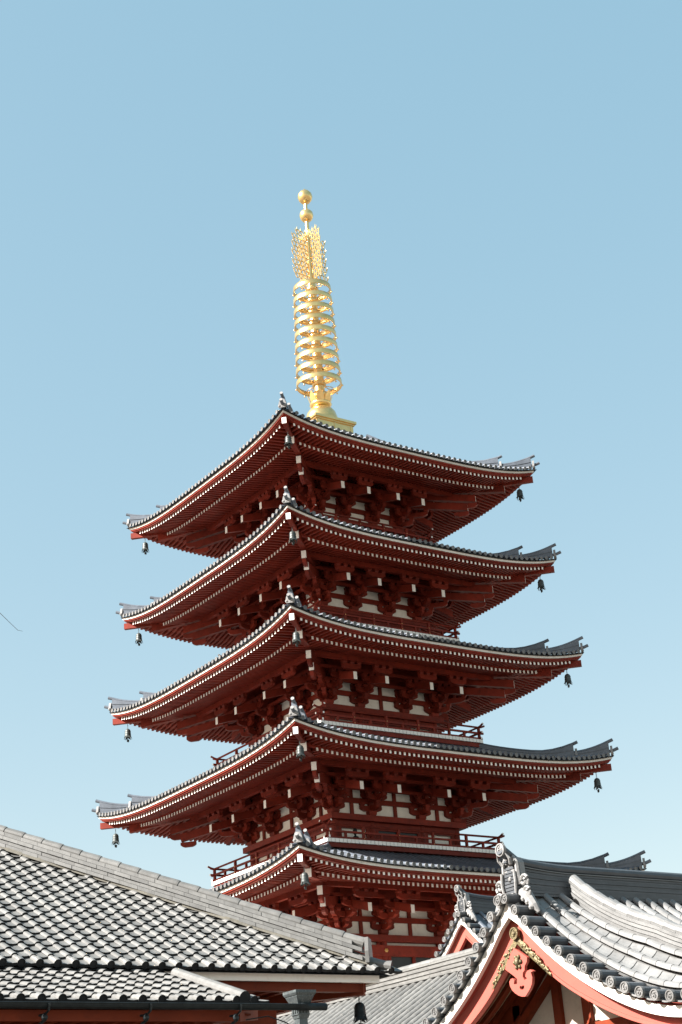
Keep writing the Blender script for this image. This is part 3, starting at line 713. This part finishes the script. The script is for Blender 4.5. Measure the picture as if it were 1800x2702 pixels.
mb = MB(); mb.tube([(-29.35, -38.2, 4.13), (-29.06, -38.3, 4.165), (-28.8, -38.3, 4.09), (-28.4, -38.2, 3.95)], .009, 5); mb.build('cable', IRON, lh)

# big bell below the hall's corner
bm2 = bell_mesh(); hb2 = bm2.build('hanging_bell', IRON, None, True); hb2.location = (-25.56, -35.5, 4.76); hb2.scale = (.74, .74, .72); hb2.rotation_euler.z = .3
hb2['label'] = 'dark iron bell on a chain under the corner eave of the near tiled hall'; hb2['category'] = 'bell'

# ================================================================== GABLED HALLS (right)
GY = [0, .21, .46, .73, .98, 1.25, 1.51, 1.8, 2.08, 2.36, 2.67, 2.96, 3.27, 3.58, 3.91]
GZ = [6.72, 6.49, 6.23, 6.0, 5.79, 5.57, 5.37, 5.19, 5.03, 4.89, 4.75, 4.62, 4.52, 4.44, 4.41]
def tomoe_disc(mb, c, r, m=0, seg=14):           # disc facing -X with rim and three commas
    c = V(c); n = seg
    def rg(rr, dx): return [c + V((dx, rr * cos(2 * pi * j / n), rr * sin(2 * pi * j / n))) for j in range(n)]
    rings = [rg(r * 1.04, .05), rg(r * 1.04, -.012), rg(r * .84, -.012), rg(r * .78, .004)]
    mb.add([p for q in rings for p in q], [(k * n + (j + 1) % n, k * n + j, (k + 1) * n + j, (k + 1) * n + (j + 1) % n) for k in range(3) for j in range(n)] + [tuple(reversed(range(3 * n, 4 * n)))], m)
    for k in range(3):
        a0 = k * 2 * pi / 3
        pts = []
        for j in range(5):
            aa = a0 + j * .42; rr = r * (.25 + .09 * j); pts.append(c + V((-.002, rr * cos(aa), rr * sin(aa))))
        mb.tube(pts, [r * .17, r * .16, r * .12, r * .08, r * .03], 5, m)
    
def gable_hall(h, gx, gy, dz, k, x_end, main, skirt_dy):
    """hip-and-gable roof whose gable faces -X: ridge along +X at y=gy"""
    W = lambda x, y, z: V((gx + k * (x + 22), gy + k * y, dz + k * z))      # local (G1 metric) -> world; y is the offset from the ridge
    zg = lambda a: (((.003898774 * abs(a) - .03202356) * abs(a) + .2036483) * abs(a) - 1.1317358) * abs(a) + 6.7194
    def surf(x, a): return zg(a) + .08 + max(0, min(1, (x + 21.5) / .8)) * .2 * min(abs(a), 2.2)
    tile = TILER if main else TILE
    YM = 4.3
    # deck
    mb = MB(); xs = [-21.62, -21.4, -21.1, -20.7, -20, -16, x_end]
    for sg in (-1, 1):
        mb.grid([[W(x, sg * a, surf(x, a) - .02) for a in [YM * j / 24 for j in range(25)]] for x in xs], flip=sg > 0)
    mb.build('roof_deck', tile, h, smooth=True)
    # verge: white board, soffit, bargeboard
    AA = [YM * j / 40 for j in range(41)]
    def ribbon(name, mt, x0, x1, up, lo, amax=YM):
        for sg in (-1, 1):
            mb = MB(); rows = []
            for a in AA:
                if a > amax: break
                rows.append([W(x0, sg * a, zg(a) + up(a)), W(x0, sg * a, zg(a) + lo(a)), W(x1, sg * a, zg(a) + lo(a)), W(x1, sg * a, zg(a) + up(a)), W(x0, sg * a, zg(a) + up(a))])
            mb.grid(rows, flip=sg < 0); mb.build(name, mt, h)
    ribbon('verge_board', EAVEW, -21.88, -21.79, lambda a: -.15, lambda a: -.32 if a > .25 else -.32 - .10 * (1 - a / .25))
    ribbon('verge_soffit', VERM if main else RED, -21.77, -20.65, lambda a: -.13, lambda a: -.22)
    lowb = lambda a: interp(a, [0, .5, 1, 1.6, 2.2, 3.6, 4.3], [-.86, -.78, -.74, -.66, -.60, -.48, -.46])
    ribbon('bargeboard', VERM, -21.70, -21.60, lambda a: -.22, lowb)
    ribbon('bargeboard_moulding', VERM, -21.73, -21.69, lambda a: lowb(a) + .05, lambda a: lowb(a) - .012)
    ribbon('bargeboard_moulding', VERM, -21.76, -21.69, lambda a: -.22, lambda a: -.30)
    # verge tiles
    a = .10; s_ = .0; cm = MB(); cm.tube([(-.39, 0, 0), (.02, 0, 0)], .088, 12, 0, cap=False); tomoe_disc(cm, (-.40, 0, 0), .088, 1, 16); CY = cm.mesh('verge_tile', [RIDGE, DISC], False)
    pm = MB(); rows = []
    for x in (-.36, .0): rows.append([(x, .165 + .12 * cos(pi + pi * j / 6), -.02 + .05 * sin(pi + pi * j / 6) + 0) for j in range(7)])
    pm.grid(rows); pm.grid([[(x, y, z - .025) for x, y, z in r] for r in rows], flip=True); pm.grid([rows[0], [(x, y, z - .025) for x, y, z in rows[0]]], flip=True)
    PN = pm.mesh('verge_pan', [tile], False); pm.v = [(x, -y, z) for x, y, z in pm.v]; pm.f = [f[::-1] for f in pm.f]; PN2 = pm.mesh('verge_pan', [tile], False)
    a = .10
    while a < 4.1:
        for sg in (-1, 1):
            sl = atan2(zg(a + .05) - zg(a - .05), .1) if a > .06 else -.8
            link('verge_tile', CY, h, M=Matrix.Translation(W(-21.62, sg * a, zg(a))) @ Matrix.Scale(k, 4) @ Matrix.Rotation(random.uniform(0, 6), 4, 'X'))
            link('verge_pan', PN if sg > 0 else PN2, h, M=Matrix.Translation(W(-21.60, sg * a, zg(a) - .005)) @ Matrix.Scale(k, 4) @ Matrix.Rotation(sg * sl, 4, 'X'))
        sl = (zg(a + .2) - zg(a)) / .2
        a += .335 / sqrt(1 + sl * sl)
    # rolls and pans down the slopes
    def roll(x, r, sg, a0, a1, name='roll_tile', sep=True, zoff=.04):
        a = a0; allm = MB()
        while a < a1:
            sl = (surf(x, a + .15) - surf(x, a)) / .15; st = .34 / sqrt(1 + sl * sl); b_ = min(a + st, YM)
            mb = MB() if sep else allm; n = 8; rows = []
            for j in range(4):
                aa = a + (b_ + .02 - a) * j / 3; rr = r * (.93 + .09 * j / 3)
                rows.append([W(x + rr * cos(pi * i / n), sg * aa, surf(x, aa) + zoff + rr * 1.02 * sin(pi * i / n)) for i in range(n + 1)])
            mb.grid(rows, flip=sg > 0)
            mb.grid([rows[-1], [W(x + r * .8 * cos(pi * i / n), sg * b_, surf(x, b_) + zoff + r * .8 * sin(pi * i / n)) for i in range(n + 1)]], flip=sg > 0)
            if sep: mb.build(name, tile, h, smooth=False)
            a = b_
        if not sep: allm.build('tile_row', tile, h)
    def pans(x0, x1, sg, a0, a1, sep=True):
        a = a0; allm = MB()
        while a < a1:
            sl = (surf(x0, a + .15) - surf(x0, a)) / .15; st = .30 / sqrt(1 + sl * sl); b_ = min(a + st, YM)
            mb = MB() if sep else allm; rows = []
            for j in range(3):
                aa = a + (b_ + .01 - a) * j / 2
                rows.append([W(x0 + (x1 - x0) * i / 5, sg * aa, surf(x0 + (x1 - x0) * i / 5, aa) + .018 * j / 2 - .035 * sin(pi * i / 5) + .012) for i in range(6)])
            mb.grid(rows, flip=sg > 0); mb.grid([rows[-1], [p + V((0, 0, -.014 * k)) for p in rows[-1]]], flip=sg > 0)
            if sep: mb.build('pan_tile', tile, h)
            a = b_
        if not sep: allm.build('pan_row', tile, h)
    lines = [-21.52, -21.10, -20.72] + [-19.84 + .32 * i for i in range(16)]
    for j, x in enumerate(lines):
        near = main and x < -16.6
        roll(x, .088, -1, .16, 4.2, sep=near)
        if j + 1 < len(lines): pans(x + .07, lines[j + 1] - .07, -1, .16, 4.2, sep=near and x < -16.9)
        roll(x, .088, 1, .16, 4.2, sep=False)
    # descending ridge
    def desc(sg):
        xk = -20.45; aa = [.30 + 3.9 * j / 20 for j in range(21)]
        for ly in range(5):
            mb = MB(); hw = [.15, .125, .14, .12, .13][ly]; rows = []
            for a in aa:
                z0 = surf(xk, a) + .0 + .072 * ly; rows.append([W(xk - hw, sg * a, z0), W(xk - hw, sg * a, z0 + .06), W(xk + hw, sg * a, z0 + .06), W(xk + hw, sg * a, z0)])
            mb.grid(rows, flip=sg < 0); mb.add(rows[0], [(0, 1, 2, 3)]); mb.build('ridge_course', tile, h)
        a = .24
        while a < 4.2:
            st = .27; mb = MB(); mb.tube([W(xk, sg * a, surf(xk, a) + .40), W(xk, sg * (a + .02), surf(xk, a + .02) + .405), W(xk, sg * (a + st), surf(xk, a + st) + .395)], [.095 * k, .105 * k, .095 * k], 12); mb.build('ridge_cap', tile, h); a += st
    if main: desc(-1)
    # main ridge
    xr = [-21.75 + (x_end + 21.75) * (j / 22) ** 1.4 for j in range(23)]
    def lift(x): u = max(0, 1 - (x + 21.75) / 1.5); return .10 * u * u
    nl = 9
    for ly in range(nl):
        mb = MB(); hw = (.205 - .010 * ly) if ly % 2 == 0 else (.185 - .010 * ly); rows = []
        if ly == 1: hw += .03
        for x in xr:
            z0 = 6.66 + .05 * ly + lift(x) * ly / nl; z1 = z0 + .046
            rows.append([W(x, -hw, z0), W(x, -hw, z1), W(x, hw, z1), W(x, hw, z0)])
        mb.grid(rows); mb.add(rows[0], [(3, 2, 1, 0)]); mb.build('ridge_course', RIDGE, h)
    mb = MB(); pts = [W(-21.90, 0, 7.50), W(-21.78, 0, 7.43), W(-21.63, 0, 7.36)] + [W(x, 0, 7.16 + .05 + lift(x) * 1.2) for x in xr]
    mb.tube(pts, [.10 * k] * 2 + [.095 * k] * (len(pts) - 2), 12, 0, cap=True); tomoe_disc(mb, W(-21.91, 0, 7.50), .115 * k, 1, 16); mb.build('ridge_cap', [RIDGE, ONI], h, smooth=False)
    mb = MB()
    for x in (xr[0], ): pass
    rows = [[W(x, -.15, 7.105 + lift(x)), W(x, -.15, 7.12 + lift(x)), W(x, .15, 7.12 + lift(x)), W(x, .15, 7.105 + lift(x))] for x in xr]; mb.grid(rows); mb.build('ridge_flange', tile, h)
    # demon-face end tile with scroll fins
    mb = MB()
    out = [(-.20, 6.66), (-.22, 6.85), (-.20, 7.12), (-.19, 7.26), (-.12, 7.36), (-.07, 7.27), (.07, 7.27), (.12, 7.36), (.19, 7.26), (.20, 7.12), (.22, 6.85), (.20, 6.66)]
    n = len(out); f0 = [W(-21.66, y, z) for y, z in out]; f1 = [W(-21.54, y, z) for y, z in out]
    mb.add(f0 + f1, [tuple(range(n)), tuple(reversed(range(n, 2 * n)))] + [(i, (i + 1) % n, n + (i + 1) % n, n + i) for i in range(n)])
    mb.tube([W(-21.71, y * .93, z) for y, z in out[1:-1]], .042 * k, 6)
    S_ = lambda y, z, r, sq=(1, 1, 1): mb.sphere(W(-21.70, y, z), r * k, 8, 5, 0, sq)
    S_(0, 6.97, .06, (1.6, .8, 1.1)); S_(-.085, 7.12, .05, (1.3, 1.4, .6)); S_(.085, 7.12, .05, (1.3, 1.4, .6)); S_(-.11, 6.93, .045); S_(.11, 6.93, .045); S_(0, 6.80, .05, (1, 2.2, .5)); S_(0, 7.22, .05, (1, 1.2, 1))
    for yy in (-.08, -.027, .027, .08): S_(yy, 6.86, .02, (1, .8, 1.3))
    for e in (-1, 1):
        mb.tube([W(-21.78, e * .11, 7.24), W(-21.84, e * .15, 7.33), W(-21.90, e * .12, 7.42)], [.04 * k, .03 * k, .005 * k], 6)
        mb.tube([W(-21.78, e * .17, 7.1), W(-21.79, e * .19, 6.9), W(-21.78, e * .16, 6.7)], .025 * k, 6)
        mb.tube([W(-21.75, 0, 6.7), W(-21.75, e * .05, 6.6), W(-21.73, e * .15, 6.42), W(-21.73, e * .24, 6.3)], [.06 * k, .07 * k, .06 * k, .04 * k], 7)
    mb.build('demon_tile', ONI, h, smooth=False)
    for e in (-1, 1):
        mb = MB()
        for cy, cz, R0 in ((.33, 6.90, .12), (.37, 6.70, .10)):
            pts = []
            for j in range(15):
                an = -.8 + j * .62; rr = R0 * (1 - j / 17); pts.append(W(-21.71, e * (cy + rr * cos(an)), cz + rr * sin(an)))
            mb.tube(pts, .030 * k, 6)
        mb.tube([W(-21.68, e * .2, 6.72), W(-21.68, e * .36, 6.62), W(-21.68, e * .50, 6.42), W(-21.66, e * .58, 6.30)], [.08 * k, .10 * k, .08 * k, .03 * k], 7)
        for yy, zz_ in ((.30, 6.58), (.40, 6.50), (.48, 6.40)): mb.sphere(W(-21.74, e * yy, zz_), .055 * k, 7, 4)
        mb.build('scroll_fin', ONI, h, smooth=False)
    # gable underside: soffit boards and rafters parallel to the slope, wall and timbers
    for sg in (-1, 1):
        mb = MB(); mb.grid([[W(x, sg * a, zg(a) - .235) for a in AA] for x in (-21.6, -20.6)], flip=sg < 0); mb.build('gable_soffit', BEIGE, h)
        for j in range(4):
            x0 = -21.53 + .235 * j
            mb = MB(); rows = [[W(x0, sg * a, zg(a) - .24), W(x0, sg * a, zg(a) - .33), W(x0 + .12, sg * a, zg(a) - .33), W(x0 + .12, sg * a, zg(a) - .24)] for a in AA]; mb.grid(rows, flip=sg < 0); mb.build('gable_rafter', DRED, h)
        mb = MB(); rows = [[W(-20.66, sg * a, zg(a) - .24), W(-20.66, sg * a, zg(a) - .62), W(-20.5, sg * a, zg(a) - .62)] for a in AA]; mb.grid(rows, flip=sg < 0); mb.build('gable_beam', DRED, h)
        mb = MB(); a0, a1 = .55, 2.6
        mb.beam(W(-20.62, sg * .2, 5.5), W(-20.62, sg * 2.2, 4.05), .2 * k, .16 * k); mb.build('gable_brace', DRED, h)
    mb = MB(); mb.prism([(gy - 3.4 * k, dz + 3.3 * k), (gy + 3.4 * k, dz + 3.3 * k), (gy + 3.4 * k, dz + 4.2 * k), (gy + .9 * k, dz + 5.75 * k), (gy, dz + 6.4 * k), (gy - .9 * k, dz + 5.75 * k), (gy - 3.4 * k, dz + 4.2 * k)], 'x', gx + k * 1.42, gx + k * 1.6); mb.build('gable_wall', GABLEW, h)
    for y in (-.38, .38, -1.5, 1.5):
        mb = MB(); mb.box(gx + k * 1.34, gx + k * 1.43, gy + k * (y - .10), gy + k * (y + .10), dz + k * 3.6, dz + k * (zg(y) - .4)); mb.build('gable_post', DRED, h)
    mb = MB(); mb.box(gx + k * 1.32, gx + k * 1.42, gy - 3 * k, gy + 3 * k, dz + 4.28 * k, dz + 4.44 * k); mb.build('tie_beam', DRED, h)
    # pendant with gilt boss, gilt crest and apex fittings
    if not main:
        mb = MB(); mb.prism([(gy - 2.2 * k, dz + 4.3 * k), (gy + 2.2 * k, dz + 4.3 * k), (gy, dz + 6.25 * k)], 'x', gx + k * .6, gx + k * .7); mb.build('gable_panel', VERM, h)
        for e in (-.25, .3): mb = MB(); mb.box(gx + k * .55, gx + k * .61, gy + e - .04, gy + e + .04, dz + 4.3 * k, dz + 5.6 * k); mb.build('gable_strip', VERM, h)
        return W, zg, surf
    D_ = [(895, 490), (1085, 690), (1075, 745), (1038, 800), (1030, 855), (1004, 880), (996, 935), (1016, 985), (1052, 972), (1030, 938), (1046, 892), (1070, 870), (1112, 866), (1146, 893), (1112, 905), (1124, 975), (1112, 1050), (1085, 1105), (1050, 1150), (1000, 1205), (955, 1196), (912, 1172), (868, 1130), (830, 1080), (806, 1015), (804, 955), (828, 922), (858, 920), (876, 950), (862, 1004), (906, 1010), (916, 945), (880, 898), (845, 860), (762, 770)]
    pts = []
    for x, y in D_:
        pts.append((-(x - 965) / 320 * .62, 5.82 - (y - 490) / 715 * .89 + (x - 965) * .00003))
    hole = [(-(x - 965) / 320 * .62, 5.82 - (y - 490) / 715 * .89) for x, y in ((935, 1062), (950, 1046), (968, 1058), (988, 1046), (1004, 1062), (996, 1092), (970, 1112), (944, 1092))]
    bm = bmesh.new(); es = []
    for loop in (pts, hole):
        vv = [bm.verts.new((gx + k * .24, gy + k * y, dz + k * z)) for y, z in loop]
        es += [bm.edges.new((vv[q_], vv[(q_ + 1) % len(vv)])) for q_ in range(len(vv))]
    fr = bmesh.ops.triangle_fill(bm, edges=es, use_beauty=True, normal=(-1, 0, 0))
    fc = [g_ for g_ in fr['geom'] if isinstance(g_, bmesh.types.BMFace)]
    ex = bmesh.ops.extrude_face_region(bm, geom=fc)
    bmesh.ops.translate(bm, verts=[g_ for g_ in ex['geom'] if isinstance(g_, bmesh.types.BMVert)], vec=(.06 * k, 0, 0))
    bmesh.ops.recalc_face_normals(bm, faces=bm.faces)
    pme = bpy.data.meshes.new('pendant_board'); bm.to_mesh(pme); bm.free(); pme.materials.append(VERM); link('pendant_board', pme, h)
    mb = MB(); c = W(-21.78, .02, 5.53); mb.sphere(c, .075 * k, 12, 8, 0, (.7, .85, 1.15))
    for j in range(6): mb.sphere(W(-21.765, .02 + .085 * cos(j * pi / 3), 5.53 + .10 * sin(j * pi / 3)), .04 * k, 6, 4)
    mb.build('gilt_boss', BRASS, h, smooth=True)
    mb = MB()
    tomoe_disc(mb, W(-21.80, 0, 6.02), .105 * k, 0, 20); mb.sphere(W(-21.80, 0, 6.02), .035 * k, 8, 5)
    mb.build('gilt_crest', BRASS, h, smooth=False)
    for sg in (-1, 1):
        mb = MB(); rows = []
        random.seed(3)
        for j in range(15):
            a = .0 + .8 * j / 14; wv = .17 * (1 - .7 * (j / 14)) + .03 * sin(j * 2.2)
            rows.append([W(-21.755, sg * a, zg(a) + lowb(a) - .015), W(-21.765, sg * a, zg(a) + lowb(a) + wv * .5), W(-21.755, sg * a, zg(a) + lowb(a) + wv), W(-21.72, sg * a, zg(a) + lowb(a) + wv)])
        mb.grid(rows, flip=sg > 0)
        for j in range(26):
            a = .05 + .7 * random.random(); u = random.random() * .2 * (1 - .8 * a); mb.sphere(W(-21.765, sg * a, zg(a) + lowb(a) + .02 + u), .026 * k, 6, 4)
        mb.build('gilt_fitting', BRASS, h)
    return W, zg, surf

rh = thing('gabled_hall', (-16, -35.08, 0), 'near hall with white-edged curved gable, pink pendant board and bright silver tiles', 'temple hall')
Wg, zg1, surf1 = gable_hall(rh, -22.0, -35.08, 0, 1.0, -9.0, True, 4.2)
mb = MB(); mb.box(-20.3, -9.5, -38.6, -31.5, .004, 4.25); mb.build('wall', PLASTER, rh)
for y in (-38.6, -36.3, -33.8, -31.5):
    mb = MB(); mb.lathe([(.2, .004), (.2, 4.2)], 12, (-20.3, y)); mb.build('column', DRED, rh, True)

g2 = thing('gabled_hall', (-12, -27, 0), 'smaller gabled hall with dark ridge standing between near gable and pagoda', 'temple hall')
gable_hall(g2, -17.6, -28.36, 3.36, .66, -13.0, False, 2)
# skirt roof below the rear gable, facing -X: rolls, pans, top ridge
XS, ZS, TS = -18.0, 6.36, radians(30)
sk = lambda run, y, up: V((XS - run, y, ZS - run * tan(TS) + up))
mb = MB(); mb.grid([[sk(r, y, 0) for r in (-.6, 4.4)] for y in (-16, -33)]); mb.build('roof_deck', TILER, g2)
nrow = 0; y = -19.0
while y > -31.5:
    mb = MB(); n = 7
    for sgm in range(13):
        r0 = .0 + sgm * .30; r1 = r0 + .305; rows = []
        for r, rr in ((r0, .080), (r1, .088)): rows.append([sk(r, y + rr * cos(pi * i / n), .02 + rr * sin(pi * i / n)) for i in range(n + 1)])
        mb.grid(rows); mb.grid([rows[-1], [sk(r1, y + .075 * cos(pi * i / n), .02 + .075 * sin(pi * i / n)) for i in range(n + 1)]])
    mb.build('tile_row', TILEL, g2)
    mb = MB()
    for sgm in range(13):
        r0 = sgm * .30; rows = []
        for r, up in ((r0, -.01), (r0 + .305, .02)): rows.append([sk(r, y - .08 - .14 * i / 4, up + .005 - .02 * sin(pi * i / 4)) for i in range(5)])
        mb.grid(rows, flip=False)
    mb.build('pan_row', TILEL, g2)
    y -= .303
for ly in range(7):
    hw = .14 if ly % 2 == 0 else .115; z0 = 6.40 + .047 * ly
    y = -19.0 - (ly % 2) * .4
    while y > -31.5:
        ln = .8; j_ = random.uniform(-.003, .003)
        mb = MB(); mb.box(XS - hw + .02 + j_, XS + hw + .02, y - ln + .004, y, z0, z0 + .043); mb.build('ridge_course', TILEL, g2); y -= ln
y = -19.0
while y > -31.5:
    mb = MB(); mb.tube([(XS + .02, y, 6.745), (XS + .02, y - .39, 6.745)], [.085, .08], 10); mb.build('ridge_cap', TILEL, g2); y -= .4
mb = MB(); mb.box(-19.5, -13, -32, -18, .004, 5.0); mb.build('wall', PLASTER, g2)

# ------------------------------------------------------------------ bare tree whose twig tip reaches into the frame
tr = thing('bare_tree', (-39.6, -45.2, 0), 'bare tree twig reaching in at the left edge against the sky', 'tree')
mb = MB(); mb.tube([(-39.6, -45.2, 0), (-39.55, -45.15, 2.5), (-39.4, -45.25, 5), (-39.3, -45.2, 8)], [.16, .13, .09, .04], 10); mb.build('trunk', BARK, tr, True)
for pts in ([(-39.45, -45.22, 4.6), (-38.6, -45.3, 6.6), (-37.2, -45.38, 7.3), (-36.35, -45.40, 6.9), (-36.0, -45.404, 6.475), (-35.90, -45.41, 6.39), (-35.842, -45.4176, 6.338), (-35.80, -45.42, 6.335)], [(-39.35, -45.2, 6), (-40.2, -44.8, 7.8), (-41.2, -44.6, 8.6)], [(-38.6, -45.3, 6.6), (-38.1, -45.0, 7.9), (-37.8, -44.9, 9)]):
    n = len(pts); mb = MB(); mb.tube(pts, [.05, .03, .012, .005, .0022, .0018, .0016, .001][:n] if n > 4 else [.05, .03, .01], 6); mb.build('branch', BARK, tr, True)
